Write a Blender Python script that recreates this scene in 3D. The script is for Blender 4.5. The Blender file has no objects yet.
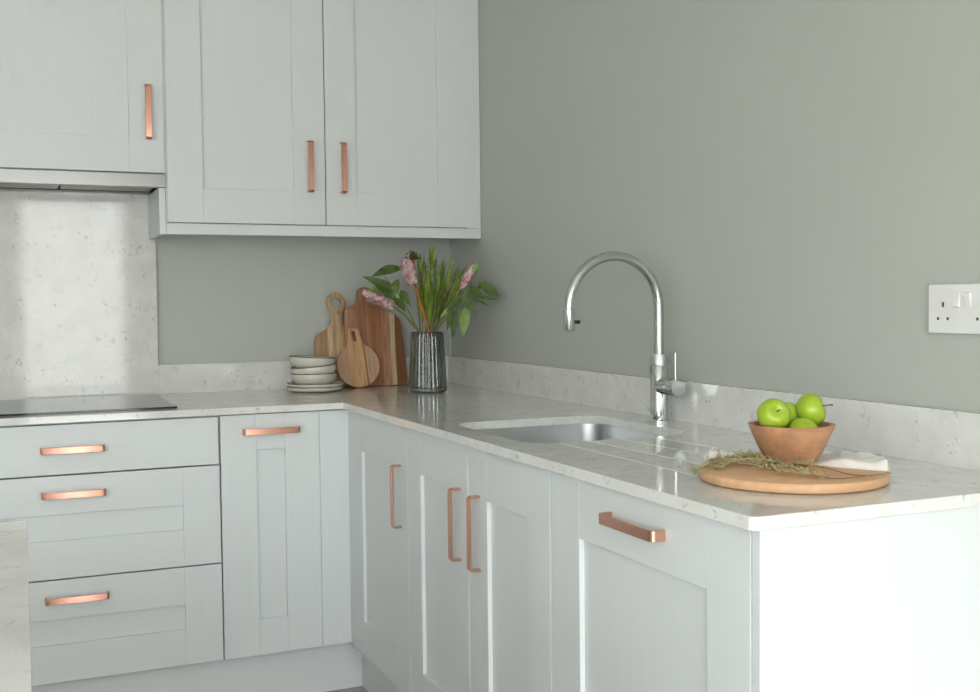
import bpy, bmesh, math, random
from mathutils import Vector, Matrix, Quaternion, noise
PI=math.pi; R=math.radians
random.seed(7)
S=bpy.context.scene; COL=S.collection
# ---------------------------------------------------------------- camera
CP=Vector((-1.5327,-3.8659,1.19663)); F=1100.88
M=[Vector((0.91562,-0.40192,-0.010643)),Vector((-0.025502,-0.031637,-0.999174)),Vector((0.401246,0.91513,-0.039217))]
def ray(px,py):
    a=(px-490)/F; b=(py-346)/F
    return M[0]*a+M[1]*b+M[2]
def aty(px,py,Y):            # point seen at a pixel, on the plane y = Y
    d=ray(px,py); return CP+d*((Y-CP.y)/d.y)
def atz(px,py,Z):
    d=ray(px,py); return CP+d*((Z-CP.z)/d.z)
cam=bpy.data.cameras.new('camera'); co=bpy.data.objects.new('camera',cam); COL.objects.link(co)
cam.sensor_width=36; cam.lens=F/980*36; cam.clip_start=.02
rx,ry,rz=M[0],-M[1],-M[2]
mw=Matrix(((rx.x,ry.x,rz.x,CP.x),(rx.y,ry.y,rz.y,CP.y),(rx.z,ry.z,rz.z,CP.z),(0,0,0,1)))
co.matrix_world=mw; S.camera=co
# ---------------------------------------------------------------- materials
def srgb(r,g,b):
    f=lambda c:(c/255/12.92) if c/255<=.04045 else ((c/255+.055)/1.055)**2.4
    return (f(r),f(g),f(b),1)
class N:
    def __init__(s,name):
        s.m=bpy.data.materials.new(name); s.m.use_nodes=True; s.t=s.m.node_tree; s.b=s.t.nodes['Principled BSDF']
        s.tc=s.t.nodes.new('ShaderNodeTexCoord')
    def n(s,typ,**kw):
        x=s.t.nodes.new(typ)
        for k,v in kw.items():
            if k in x.inputs: x.inputs[k].default_value=v
            else: setattr(x,k,v)
        return x
    def l(s,a,b): s.t.links.new(a,b)
    def mapping(s,scale=(1,1,1),rot=(0,0,0),loc=(0,0,0)):
        m=s.n('ShaderNodeMapping'); m.inputs['Scale'].default_value=scale; m.inputs['Rotation'].default_value=rot; m.inputs['Location'].default_value=loc
        s.l(s.tc.outputs['Object'],m.inputs['Vector']); return m.outputs['Vector']
    def noise(s,vec,scale,detail=4,rough=.5,dist=0):
        x=s.n('ShaderNodeTexNoise',Scale=scale,Detail=detail,Roughness=rough,Distortion=dist); s.l(vec,x.inputs['Vector']); return x.outputs['Fac']
    def ramp(s,fac,stops,interp='LINEAR'):
        r=s.n('ShaderNodeValToRGB'); cr=r.color_ramp; cr.interpolation=interp
        while len(cr.elements)<len(stops): cr.elements.new(.5)
        for e,(p,c) in zip(cr.elements,stops):
            e.position=p; e.color=c if len(c)==4 else (*c,1)
        s.l(fac,r.inputs['Fac']); return r.outputs['Color']
    def mix(s,fac,a,b,mode='MIX'):
        x=s.n('ShaderNodeMix',data_type='RGBA',blend_type=mode)
        for sock,v in ((x.inputs[0],fac),(x.inputs[6],a),(x.inputs[7],b)):
            if hasattr(v,'links'): s.l(v,sock)
            else: sock.default_value=v
        return x.outputs[2]
    def math(s,op,a,b=0,c=0):
        x=s.n('ShaderNodeMath',operation=op)
        for i,v in enumerate((a,b,c)):
            if hasattr(v,'links'): s.l(v,x.inputs[i])
            else: x.inputs[i].default_value=v
        return x.outputs[0]
    def bump(s,h,strength=.3,dist=.001):
        x=s.n('ShaderNodeBump',Strength=strength,Distance=dist); s.l(h,x.inputs['Height']); s.l(x.outputs['Normal'],s.b.inputs['Normal'])
    def set(s,color=None,rough=.5,metal=0,**kw):
        if color is not None:
            if hasattr(color,'links'): s.l(color,s.b.inputs['Base Color'])
            else: s.b.inputs['Base Color'].default_value=color
        s.b.inputs['Roughness'].default_value=rough; s.b.inputs['Metallic'].default_value=metal
        for k,v in kw.items(): s.b.inputs[k.replace('_',' ')].default_value=v
        return s.m
def plain(name,col,rough=.5,metal=0,**kw):
    n=N(name); v=n.mapping(); f=n.noise(v,60,3); c2=tuple(min(1,x*1.05) for x in col[:3])+(1,)
    return n.set(n.mix(f,tuple(x*.95 for x in col[:3])+(1,),c2),rough,metal,**kw)
def paint(name,col,horizontal=False,grain=.22):
    n=N(name); v=n.mapping(((4,4,170) if horizontal else (170,170,4)))
    f=n.noise(v,1.6,5,.6)
    c=n.mix(n.ramp(f,[(.3,(0,0,0)),(.72,(1,1,1))]),tuple(x*.975 for x in col[:3])+(1,),tuple(min(1,x*1.015) for x in col[:3])+(1,))
    n.bump(f,grain,.0007)
    return n.set(c,.42)
CAB=srgb(216,220,220)
M_cab=paint('cabinet_paint',CAB); M_cabh=paint('cabinet_paint_across',CAB,True)
M_cabin=plain('cabinet_core',srgb(205,208,205),.5)
def quartz():
    n=N('quartz'); v=n.mapping()
    warp=n.n('ShaderNodeTexNoise',Scale=14,Detail=4,Roughness=.6); n.l(v,warp.inputs['Vector'])
    wv=n.n('ShaderNodeVectorMath',operation='MULTIPLY_ADD'); n.l(warp.outputs['Color'],wv.inputs[0]); wv.inputs[1].default_value=(.07,.07,.07); n.l(v,wv.inputs[2])
    a=n.noise(wv.outputs[0],30,2,.5,.0)
    d=n.math('ABSOLUTE',n.math('SUBTRACT',a,.5))
    vein=n.ramp(d,[(0,(1,1,1)),(.022,(0,0,0))])
    msk=n.ramp(n.noise(n.mapping(loc=(3,1.5,7)),26,3,.6),[(.53,(0,0,0)),(.63,(1,1,1))])
    fine=n.noise(v,260,3,.7)
    big=n.noise(n.mapping(loc=(5,2,1)),14,5,.65)
    base=n.mix(n.ramp(big,[(.3,(0,0,0)),(.75,(1,1,1))]),srgb(213,213,209),srgb(229,229,226))
    base=n.mix(n.ramp(fine,[(.60,(0,0,0)),(.72,(.32,.32,.32))]),base,srgb(172,172,166))
    c=n.mix(n.math('MULTIPLY',n.math('MULTIPLY',vein,msk),.6),base,srgb(112,114,114))
    return n.set(c,.065,0,Specular_IOR_Level=.6)
M_quartz=quartz()
def wallpaint(name,col):
    n=N(name); f=n.noise(n.mapping(),420,2,.6); n.bump(f,.12,.0006)
    b=n.noise(n.mapping(),2.2,4,.6)
    return n.set(n.mix(b,tuple(x*.97 for x in col[:3])+(1,),tuple(x*1.03 for x in col[:3])+(1,)),.5)
M_wall=wallpaint('grey_green_wall_paint',srgb(184,187,181))
M_white=wallpaint('white_wall_paint',srgb(226,228,224)); M_ceil=wallpaint('ceiling_paint',srgb(236,236,232))
def metal(name,col,rough,brush=None,**kw):
    n=N(name)
    if brush:
        f=n.noise(n.mapping(brush),1.5,3,.6); n.bump(f,.12,.0004)
        r=n.ramp(f,[(.2,(rough*.75,)*3),(.8,(rough*1.3,)*3)]); n.set(col,rough,1,**kw); n.l(r,n.b.inputs['Roughness']); return n.m
    return n.set(col,rough,1,**kw)
M_copper=metal('brushed_copper',srgb(214,160,140),.25)
M_steel=metal('brushed_steel',srgb(148,149,148),.26)
M_tap=metal('satin_steel',srgb(196,198,198),.2)
M_chrome=metal('polished_steel',srgb(202,206,206),.1)
def knurl():
    n=N('knurled_steel'); v=n.n('ShaderNodeTexVoronoi',Scale=420); n.l(n.mapping(),v.inputs['Vector']); n.bump(v.outputs['Distance'],.8,.0008)
    return n.set(srgb(205,207,206),.32,1)
M_knurl=knurl()
M_sink=metal('sink_steel',srgb(196,198,198),.34)
M_black=plain('black_plastic',(.012,.012,.013,1),.35)
M_hob=plain('black_glass',(.01,.011,.012,1),.06,0,Specular_IOR_Level=.7)
M_filter=metal('hood_filter_steel',srgb(150,148,140),.4,(200,20,20))
M_socket=plain('white_plastic',srgb(228,229,228),.3); M_hole=plain('socket_hole',srgb(70,68,64),.6)
M_glow=plain('lamp_lens',srgb(215,215,208),.35)
def floor():
    n=N('grey_oak_planks'); b=n.n('ShaderNodeTexBrick',Scale=1.0); b.offset=.5
    b.inputs['Brick Width'].default_value=1.2; b.inputs['Row Height'].default_value=.14; b.inputs['Mortar Size'].default_value=.0018
    b.inputs['Color1'].default_value=srgb(148,141,134); b.inputs['Color2'].default_value=srgb(168,160,151); b.inputs['Mortar'].default_value=srgb(88,82,77)
    n.l(n.mapping(),b.inputs['Vector']); g=n.noise(n.mapping((3,70,1)),2,5,.65)
    c=n.mix(n.ramp(g,[(.3,(.25,.25,.25)),(.7,(0,0,0))]),b.outputs['Color'],srgb(110,102,95)); n.bump(g,.2,.001)
    return n.set(c,.2)
M_floor=floor()
def wood(name,stops,axis=0,span=(-.1,.1),grain_axis=2,dark=(90,55,32),rough=.5,amt=.5):
    """staves laid side by side along one axis, grain along another"""
    n=N(name); sep=n.n('ShaderNodeSeparateXYZ'); n.l(n.tc.outputs['Object'],sep.inputs[0])
    w=n.noise(n.mapping(),6,2); 
    u=n.math('MULTIPLY_ADD',n.math('SUBTRACT',sep.outputs[axis],span[0]),1/(span[1]-span[0]),0)
    u=n.math('ADD',u,n.math('MULTIPLY',n.math('SUBTRACT',w,.5),.05))
    base=n.ramp(u,[(p,srgb(*c)) for p,c in stops],'CONSTANT')
    sc=[55,55,55]; sc[grain_axis]=5
    g=n.noise(n.mapping(tuple(sc)),1.2,6,.65,.6); g2=n.noise(n.mapping(tuple(x*.35 for x in sc)),1,3,.5,1.5)
    c=n.mix(n.ramp(g,[(.35,(amt,)*3),(.62,(0,0,0))]),base,srgb(*dark))
    c=n.mix(n.ramp(g2,[(.38,(amt*.8,)*3),(.55,(0,0,0))]),c,srgb(*dark))
    n.bump(g,.15,.0006)
    return n.set(c,rough)
M_b1=wood('mango_wood',[(0,(176,138,94)),(.26,(210,182,144)),(.55,(204,172,130)),(.8,(190,150,108))],0,(-.075,.075),2,(128,90,54),.5,.5)
M_b2=wood('mixed_wood_staves',[(0,(190,150,120)),(.3,(216,170,124)),(.66,(162,110,72)),(.70,(208,176,144))],0,(-.078,.078),2,(128,84,56),.5,.4)
M_b3=wood('acacia_wood',[(0,(178,124,90)),(.42,(170,114,80)),(.6,(196,148,116)),(.731,(228,204,162)),(.805,(140,92,62))],0,(-.12,.12),2,(112,66,42),.45,.5)
M_board=wood('beech_board',[(0,(216,172,132)),(.35,(221,178,138)),(.7,(213,167,126))],1,(-.15,.15),0,(186,138,98),.5,.35)
M_bowl=wood('turned_mango_bowl',[(0,(196,150,114)),(.5,(202,158,122)),(.8,(192,144,108))],0,(-.08,.08),0,(150,104,74),.5,.5)
def applem():
    n=N('green_apple_skin'); v=n.mapping(); f=n.noise(v,22,4); sp=n.n('ShaderNodeTexVoronoi',Scale=190); n.l(v,sp.inputs['Vector'])
    c=n.mix(f,srgb(142,170,34),srgb(166,190,60)); c=n.mix(n.ramp(sp.outputs['Distance'],[(.0,(.55,)*3),(.16,(0,0,0))]),c,srgb(198,212,112))
    return n.set(c,.27,0,Subsurface_Weight=.05)
M_apple=applem(); M_stem=plain('apple_stem',srgb(92,66,42),.7)
def ceramic():
    n=N('cream_glaze'); f=n.noise(n.mapping(),180,3,.6)
    c=n.mix(n.ramp(f,[(.66,(0,0,0)),(.74,(.25,)*3)]),srgb(208,204,192),srgb(150,138,118)); return n.set(c,.2)
M_cer=ceramic(); M_rim=plain('brown_rim_glaze',srgb(88,70,56),.35)
def linen():
    n=N('white_linen'); w=n.n('ShaderNodeTexWave',Scale=420); n.l(n.mapping(),w.inputs['Vector']); w2=n.n('ShaderNodeTexWave',Scale=420); w2.bands_direction='Y'; n.l(n.mapping(),w2.inputs['Vector'])
    h=n.math('ADD',w.outputs['Fac'],w2.outputs['Fac']); n.bump(h,.35,.0006); f=n.noise(n.mapping(),50,3)
    return n.set(n.mix(f,srgb(224,221,214),srgb(238,236,230)),.85)
M_linen=linen()
def leafm(name,a,b,rough=.55):
    n=N(name); f=n.noise(n.mapping(),28,3,.6); return n.set(n.mix(n.ramp(f,[(.3,(0,0,0)),(.7,(1,1,1))]),srgb(*a),srgb(*b)),rough,0)
M_leafd=leafm('dark_green_leaf',(48,70,18),(84,108,38)); M_leafl=leafm('light_green_leaf',(110,146,62),(142,172,84)); M_leafn=leafm('narrow_leaf_green',(92,118,38),(140,160,62))
M_stemg=leafm('green_stem',(96,112,56),(126,120,66),.6); M_stemo=leafm('orange_brown_stem',(150,88,42),(178,112,58),.6); M_twig=leafm('dark_twig',(84,66,40),(112,92,56),.7)
def bract():
    n=N('protea_bract'); f=n.noise(n.mapping(),45,3,.6); c=n.ramp(f,[(.3,srgb(156,96,104)),(.55,srgb(188,128,134)),(.7,srgb(204,160,160))]); return n.set(c,.6)
M_bract=bract(); M_bud=leafm('olive_bud',(96,96,44),(128,104,58),.6)
M_bract2=leafm('pale_pink_bract',(196,168,168),(222,206,200),.6)
M_herb=leafm('dried_herb',(158,150,102),(198,188,142),.8); M_herbs=leafm('herb_twig',(118,84,54),(146,108,70),.8)
def glass():
    n=N('smoked_glass'); n.b.inputs['Transmission Weight'].default_value=1; n.b.inputs['IOR'].default_value=1.5; n.b.inputs['Coat Weight'].default_value=.6
    return n.set(srgb(150,157,147),.03)
M_glass=glass()
M_water=N('water').set(srgb(205,212,205),.0); M_water.node_tree.nodes['Principled BSDF'].inputs['Transmission Weight'].default_value=1; M_water.node_tree.nodes['Principled BSDF'].inputs['IOR'].default_value=1.33
# ---------------------------------------------------------------- mesh helpers
def box(bm,x0,x1,y0,y1,z0,z1,bev=0,seg=2):
    b=bmesh.new(); bmesh.ops.create_cube(b,size=1)
    for v in b.verts: v.co=Vector(((x0+x1)/2+v.co.x*abs(x1-x0),(y0+y1)/2+v.co.y*abs(y1-y0),(z0+z1)/2+v.co.z*abs(z1-z0)))
    if bev: bmesh.ops.bevel(b,geom=b.edges[:],offset=bev,segments=seg,profile=.5,affect='EDGES')
    add(bm,b)
def add(bm,b):
    me=bpy.data.meshes.new('tmp'); b.to_mesh(me); b.free(); bm.from_mesh(me); bpy.data.meshes.remove(me)
def obj(name,bm,mat,parent=None,smooth=False,origin=None,sharp=35):
    """link a bmesh whose vertices are in WORLD space as one mesh object"""
    bmesh.ops.recalc_face_normals(bm,faces=bm.faces[:])
    if parent: off=world_loc(parent)
    else: off=Vector(origin) if origin is not None else Vector((0,0,0))
    o_=Vector(origin) if origin is not None else off
    for v in bm.verts: v.co-=o_
    me=bpy.data.meshes.new(name); bm.to_mesh(me); bm.free()
    if smooth:
        me.polygons.foreach_set('use_smooth',[True]*len(me.polygons)); me.set_sharp_from_angle(angle=R(sharp))
    o=bpy.data.objects.new(name,me); COL.objects.link(o)
    for m in (mat if isinstance(mat,(list,tuple)) else [mat]): me.materials.append(m)
    if parent: o.parent=parent; o.location=o_-off
    else: o.location=o_
    return o
def world_loc(o):
    v=Vector(o.location)
    while o.parent: o=o.parent; v=v+Vector(o.location)
    return v
def tag(o,label,cat,group=None):
    o['label']=label; o['category']=cat
    if group: o['group']=group
    return o
def thing(name,label,cat,loc,group=None):
    o=bpy.data.objects.new(name,None); COL.objects.link(o); o.location=loc; o.empty_display_size=.05
    return tag(o,label,cat,group)
def struct(o): o['kind']='structure'; return o
def lathe(bm,prof,c,seg=48,mat=None,f=None,cap=True):
    """prof: list of (r,z). closed at ends where r==0"""
    c=Vector(c); rings=[]
    for r,z in prof:
        if r<1e-6: rings.append([bm.verts.new(mat@Vector((0,0,z)) + c if mat else Vector((0,0,z))+c)])
        else:
            rg=[]
            for i in range(seg):
                a=2*PI*i/seg; rr=r*(f(a,z) if f else 1); p=Vector((rr*math.cos(a),rr*math.sin(a),z))
                rg.append(bm.verts.new((mat@p if mat else p)+c))
            rings.append(rg)
    for A,B in zip(rings,rings[1:]):
        if len(A)==1 and len(B)==1: continue
        for i in range(seg):
            j=(i+1)%seg
            if len(A)==1: bm.faces.new((A[0],B[i],B[j]))
            elif len(B)==1: bm.faces.new((A[i],A[j],B[0]))
            else: bm.faces.new((A[i],A[j],B[j],B[i]))
    return rings
def tube(bm,pts,rad,seg=12,cap=True):
    """swept tube through pts; rad number or list"""
    pts=[Vector(p) for p in pts]; n=len(pts); rads=rad if isinstance(rad,(list,tuple)) else [rad]*n
    t=[(pts[min(i+1,n-1)]-pts[max(i-1,0)]).normalized() for i in range(n)]
    u=t[0].orthogonal().normalized(); rings=[]
    for i in range(n):
        if i: 
            q=t[i-1].rotation_difference(t[i]); u=(q@u); u=(u-t[i]*u.dot(t[i])).normalized()
        w=t[i].cross(u)
        rings.append([bm.verts.new(pts[i]+(u*math.cos(2*PI*k/seg)+w*math.sin(2*PI*k/seg))*rads[i]) for k in range(seg)])
    for A,B in zip(rings,rings[1:]):
        for k in range(seg): bm.faces.new((A[k],A[(k+1)%seg],B[(k+1)%seg],B[k]))
    if cap: bm.faces.new(rings[0][::-1]); bm.faces.new(rings[-1])
def prism(bm,poly,to3,d0,d1,bev=0,seg=2):
    """extrude a 2D polygon; to3(u,v,d)->Vector"""
    b=bmesh.new(); A=[b.verts.new(to3(u,v,d0)) for u,v in poly]; B=[b.verts.new(to3(u,v,d1)) for u,v in poly]
    f1=b.faces.new(A); f2=b.faces.new(B[::-1]); n=len(poly)
    for i in range(n): b.faces.new((A[i],B[i],B[(i+1)%n],A[(i+1)%n]))
    bmesh.ops.recalc_face_normals(b,faces=b.faces[:])
    if bev:
        es=[e for e in b.edges if (f1 in e.link_faces) or (f2 in e.link_faces)]
        bmesh.ops.bevel(b,geom=es,offset=bev,segments=seg,profile=.5,affect='EDGES')
    add(bm,b)
def rrect(x0,x1,y0,y1,r,n=8):
    out=[]
    for cx,cy,a0 in ((x1-r,y1-r,0),(x0+r,y1-r,90),(x0+r,y0+r,180),(x1-r,y0+r,270)):
        for k in range(n+1):
            a=R(a0+90*k/n); out.append((cx+r*math.cos(a),cy+r*math.sin(a)))
    return out
# ---------------------------------------------------------------- dimensions
H=.9; T=.02; DB=.6452; DR=.6078; L=2.643; XF=-.5908; YF=-.6282; YW=-.3086; ZD=.158; ZT=.876
RX0,RY0,RZ=-4.6,-5.4,2.45
# ---------------------------------------------------------------- room
b=bmesh.new(); box(b,RX0-.2,.2,RY0-.2,.2,-.1,0); struct(obj('floor',b,M_floor))
b=bmesh.new(); box(b,RX0-.2,.2,RY0-.2,.2,RZ,RZ+.1); struct(obj('ceiling',b,M_ceil))
b=bmesh.new(); box(b,RX0-.2,.2,0,.2,0,RZ); struct(obj('wall_back',b,M_wall))
b=bmesh.new(); box(b,0,.2,RY0,0,0,RZ); struct(obj('wall_right',b,M_wall))
def wall_open(name,axis,pos,thick,a0,a1,openings,mat):
    b=bmesh.new(); xs=sorted({a0,a1,*[o[0] for o in openings],*[o[1] for o in openings]})
    for x0,x1 in zip(xs,xs[1:]):
        o=[q for q in openings if q[0]<=x0 and q[1]>=x1]
        segs=[(0,RZ)] if not o else [(0,o[0][2]),(o[0][3],RZ)]
        for z0,z1 in segs:
            if z1-z0<.001: continue
            if axis=='y': box(b,x0,x1,pos,pos+thick,z0,z1)
            else: box(b,pos,pos+thick,x0,x1,z0,z1)
    bmesh.ops.remove_doubles(b,verts=b.verts[:],dist=1e-5)
    return struct(obj(name,b,mat))
WF=[(-1.46,-.62,.04,2.08),(-4.2,-1.85,.04,2.18)]      # openings in the wall behind the camera
WL=[(-5.0,-4.2,.9,2.12)]                              # unseen opening in the left wall, added to light the sink-run fronts
wall_open('wall_front','y',RY0-.2,.2,RX0,0.0,WF,M_white)
wall_open('wall_left','x',RX0-.2,.2,RY0,0,WL,M_white)
M_frame=plain('window_frame_paint',srgb(236,236,234),.4)
def pane_m():
    n=N('window_glass'); n.set(srgb(250,252,252),0); n.b.inputs['Transmission Weight'].default_value=1; n.b.inputs['IOR'].default_value=1.01; return n.m
wi=0
for axis,rects in (('y',WF),('x',WL)):
    for (a0,a1,z0,z1) in rects:
        wi+=1; b=bmesh.new(); w=.05; p0=(RY0-.14 if axis=='y' else RX0-.14)
        def fb(u0,u1,v0,v1):
            if axis=='y': box(b,u0,u1,p0,p0+.06,v0,v1)
            else: box(b,p0,p0+.06,u0,u1,v0,v1)
        fb(a0,a0+w,z0,z1); fb(a1-w,a1,z0,z1); fb(a0+w,a1-w,z0,z0+w); fb(a0+w,a1-w,z1-w,z1)
        k=max(1,round((a1-a0)/.95))
        for i in range(1,k): m=a0+(a1-a0)*i/k; fb(m-.03,m+.03,z0+w,z1-w)
        struct(obj('window_%d'%wi,b,M_frame))
        li=bpy.data.lights.new('daylight_portal','AREA'); li.shape='RECTANGLE'; li.size=a1-a0; li.size_y=z1-z0; li.cycles.is_portal=True
        lo=bpy.data.objects.new('daylight_portal',li); COL.objects.link(lo)
        if axis=='y': lo.location=((a0+a1)/2,RY0-.19,(z0+z1)/2); lo.rotation_euler=(R(90),0,0)
        else: lo.location=(RX0-.19,(a0+a1)/2,(z0+z1)/2); lo.rotation_euler=(R(90),0,R(-90))
# outside ground seen through the windows
b=bmesh.new(); box(b,-14,8,-18,RY0-.25,-.3,-.2); struct(obj('ground',b,plain('patio_ground',srgb(160,157,150),.8)))
# ---------------------------------------------------------------- kitchen joinery
def mapper(side):
    # u along the run, d into the cabinet from the front plane, z up
    if side=='b': return lambda u,d,z:(u,u,YF+d,z)
def ubox(bm,side,plane,u0,u1,d0,d1,z0,z1,bev=0,seg=2):
    u0,u1=min(u0,u1),max(u0,u1)
    if side=='b': box(bm,u0,u1,plane+d0,plane+d1,z0,z1,bev,seg)
    else: box(bm,plane+d0,plane+d1,u0,u1,z0,z1,bev,seg)
def shaker(name,side,plane,u0,u1,z0,z1,pan,parent,rec=.010):
    """pan=(pu0,pu1,pz0,pz1) opening of the recessed panel; rails carry grain across"""
    u0,u1=min(u0,u1),max(u0,u1); pu0,pu1,pz0,pz1=pan; pu0,pu1=min(pu0,pu1),max(pu0,pu1)
    b=bmesh.new(); bv=.0011; th=.020
    ubox(b,side,plane,u0,pu0,0,th,z0,z1,bv); ubox(b,side,plane,pu1,u1,0,th,z0,z1,bv)
    n1=len(b.faces)
    ubox(b,side,plane,pu0,pu1,0.0002,th,pz1,z1,bv); ubox(b,side,plane,pu0,pu1,0.0002,th,z0,pz0,bv)
    n2=len(b.faces)
    ubox(b,side,plane,pu0-.004,pu1+.004,rec,th-.001,pz0-.004,pz1+.004)
    b.faces.ensure_lookup_table()
    for i in range(n1,n2): b.faces[i].material_index=1
    return obj(name,b,[M_cab,M_cabh],parent)
def handle(parent,side,plane,u,z,vertical,length=.168,width=.018):
    so=.027; th=.0048; r=.009; hl=length/2
    outer=[(-hl,0)]; inner=[(-hl+th,0)]
    for k in range(7):
        a=R(180-90*k/6); outer.append((-hl+r+r*math.cos(a),so-r+r*math.sin(a)))
        ri=r-th; inner.append((-hl+r+ri*math.cos(a),so-r+ri*math.sin(a)))
    mo=[(-x,y) for x,y in outer[::-1]]; mi=[(-x,y) for x,y in inner[::-1]]
    poly=outer+mo+mi[::-1][::1]
    poly=outer+mo+[(x,y) for x,y in reversed(inner+mi)]
    if side=='b':
        if vertical: f=lambda a,s,w:Vector((u+w,plane-s,z+a))
        else: f=lambda a,s,w:Vector((u+a,plane-s,z+w))
        org=(u,plane,z)
    else:
        if vertical: f=lambda a,s,w:Vector((plane-s,u+w,z+a))
        else: f=lambda a,s,w:Vector((plane-s,u+a,z+w))
        org=(plane,u,z)
    b=bmesh.new(); prism(b,poly,f,-width/2,width/2,.0006,1)
    o=obj('handle',b,M_copper,parent,smooth=True,origin=org,sharp=25); o['label']='brushed copper bar handle'; return o
def base_unit(name,label,cat,side,u0,u1,inner_back):
    u0,u1=min(u0,u1),max(u0,u1)
    loc=((u0+u1)/2,YF+.02,0.15) if side=='b' else (XF+.02,(u0+u1)/2,0.15)
    t=thing(name,label,cat,loc); b=bmesh.new(); pl=YF if side=='b' else XF
    w=.018; d1=inner_back
    ubox(b,side,pl,u0,u0+w,.0215,d1,.15,.8785); ubox(b,side,pl,u1-w,u1,.0215,d1,.15,.8785)
    ubox(b,side,pl,u0+w,u1-w,.0215,d1,.15,.168); ubox(b,side,pl,u0+w,u1-w,d1-.01,d1,.168,.8785)
    ubox(b,side,pl,u0+w,u1-w,.0215,.10,.862,.8785)
    obj('body',b,M_cabin,t); return t
# back run: three-drawer unit
t=base_unit('drawer_cabinet','wide pale grey base cabinet of three drawers below the black hob','cabinet','b',-1.776,-.9755,.60)
b=bmesh.new(); ubox(b,'b',YF,-1.774,-.9785,0,.02,.7365,ZT-.002,.0014); d=obj('drawer',b,M_cabh,t); handle(d,'b',YF,-1.3755,.8055,False)
d=shaker('drawer','b',YF,-1.774,-.9772,.4475,.7325,(-1.67,-1.0815,.5535,.6255),t); handle(d,'b',YF,-1.3755,.682,False)
d=shaker('drawer','b',YF,-1.774,-.9765,.159,.4435,(-1.67,-1.0815,.264,.3345),t); handle(d,'b',YF,-1.3730,.3915,False)
t=base_unit('pull_out_cabinet','narrow pale grey base cabinet with horizontal copper handle beside the drawers','cabinet','b',-.9745,-.677,.60)
d=shaker('door','b',YF,-.9725,-.6785,ZD,ZT,(-.8685,-.7838,.2655,.7707),t); handle(d,'b',YF,-.8255,.8265,False)
b=bmesh.new(); box(b,-.6775,XF+.012,YF+.0012,YF+.0212,ZD,ZT,.0014); box(b,XF+.003,XF+.022,-.6525,YF+.0212,ZD,ZT); tag(obj('filler_panel',b,M_cab,origin=(-.63,YF+.01,ZD)),'plain grey corner filler panel right of the narrow pull-out cabinet','panel')
# right run
t=base_unit('corner_cabinet','pale grey corner base cabinet with one vertical copper handle','cabinet','r',-.655,-1.172,.55)
d=shaker('door','r',XF,-.6535,-1.1715,ZD,ZT,(-.7720,-1.0650,.262,.7655),t); handle(d,'r',XF,-1.1195,.6885,True)
t=base_unit('sink_cabinet','two-door pale grey base cabinet below the sink with paired vertical handles','cabinet','r',-1.1738,-1.9952,.55)
d=shaker('door','r',XF,-1.1745,-1.5835,ZD,ZT,(-1.2735,-1.4700,.2595,.7665),t); handle(d,'r',XF,-1.535,.689,True); 
d=shaker('door','r',XF,-1.5865,-1.9935,ZD,ZT,(-1.6915,-1.8875,.2595,.7665),t); handle(d,'r',XF,-1.6475,.689,True)
t=base_unit('integrated_appliance_cabinet','wide pale grey panelled cabinet at the near end with horizontal handle','cabinet','r',-1.9968,-2.6168,.55)
d=shaker('door','r',XF,-1.9975,-2.6150,ZD,ZT,(-2.1115,-2.5090,.262,.767),t); handle(d,'r',XF,-2.3125,.827,False,.173)
b=bmesh.new(); box(b,XF,-.0005,-2.6364,-2.6180,0.0,.8795,.0012); tag(obj('end_panel',b,M_cab,origin=(-.3,-2.627,0)),'plain white-grey end panel at the near end of the sink run','panel')
b=bmesh.new(); box(b,-1.79,XF+.05,YF+.05,YF+.068,0,.149); tag(obj('plinth',b,M_cabh,origin=(-1.1,YF+.06,0)),'long pale grey plinth below the drawers and narrow cabinet','plinth')
b=bmesh.new(); box(b,XF+.05,XF+.068,-2.617,YF+.0495,0,.149); tag(obj('plinth',b,M_cabh,origin=(XF+.06,-1.6,0)),'pale grey plinth below the sink run cabinets','plinth')
b=bmesh.new(); box(b,-1.795,-1.777,YF,-.001,0,.8795,.0012); tag(obj('end_panel',b,M_cab,origin=(-1.786,-.3,0)),'grey end panel left of the drawer cabinet, beyond the hob','panel')
# worktop with sink cut-out and drainer grooves
SX0,SX1,SY0,SY1=-.535,-.128,-1.806,-1.345
def fillmesh(loops,z0,z1,bev):
    cu=bpy.data.curves.new('tmp','CURVE'); cu.dimensions='2D'; cu.fill_mode='BOTH'; cu.extrude=(z1-z0)/2-bev; cu.bevel_depth=bev; cu.bevel_resolution=1; cu.offset=-bev
    for lp in loops:
        sp=cu.splines.new('POLY'); sp.points.add(len(lp)-1); sp.use_cyclic_u=True
        for p,(x,y) in zip(sp.points,lp): p.co=(x,y,0,1)
    o=bpy.data.objects.new('tmp',cu); COL.objects.link(o); dg=bpy.context.evaluated_depsgraph_get(); dg.update()
    me=bpy.data.meshes.new_from_object(o.evaluated_get(dg)); bpy.data.objects.remove(o); bpy.data.curves.remove(cu)
    b=bmesh.new(); b.from_mesh(me); bpy.data.meshes.remove(me)
    for v in b.verts: v.co.z+=(z0+z1)/2
    bmesh.ops.remove_doubles(b,verts=b.verts[:],dist=1e-5)
    return b
rc=.012
outer=[(-1.795,-.0005),(-1.795,-DB),(-DR,-DB)]
for k in range(7):
    a=R(180+90*k/6); outer.append((-DR+rc+rc*math.cos(a),-L+rc+rc*math.sin(a)))
outer+=[(-.0005,-L),(-.0005,-.0005)]
wt=obj('worktop',fillmesh([outer,rrect(SX0,SX1,SY0,SY1,.065,10)],H-T,H,.0012),M_quartz,smooth=True,sharp=25)
gb=bmesh.new()
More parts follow.
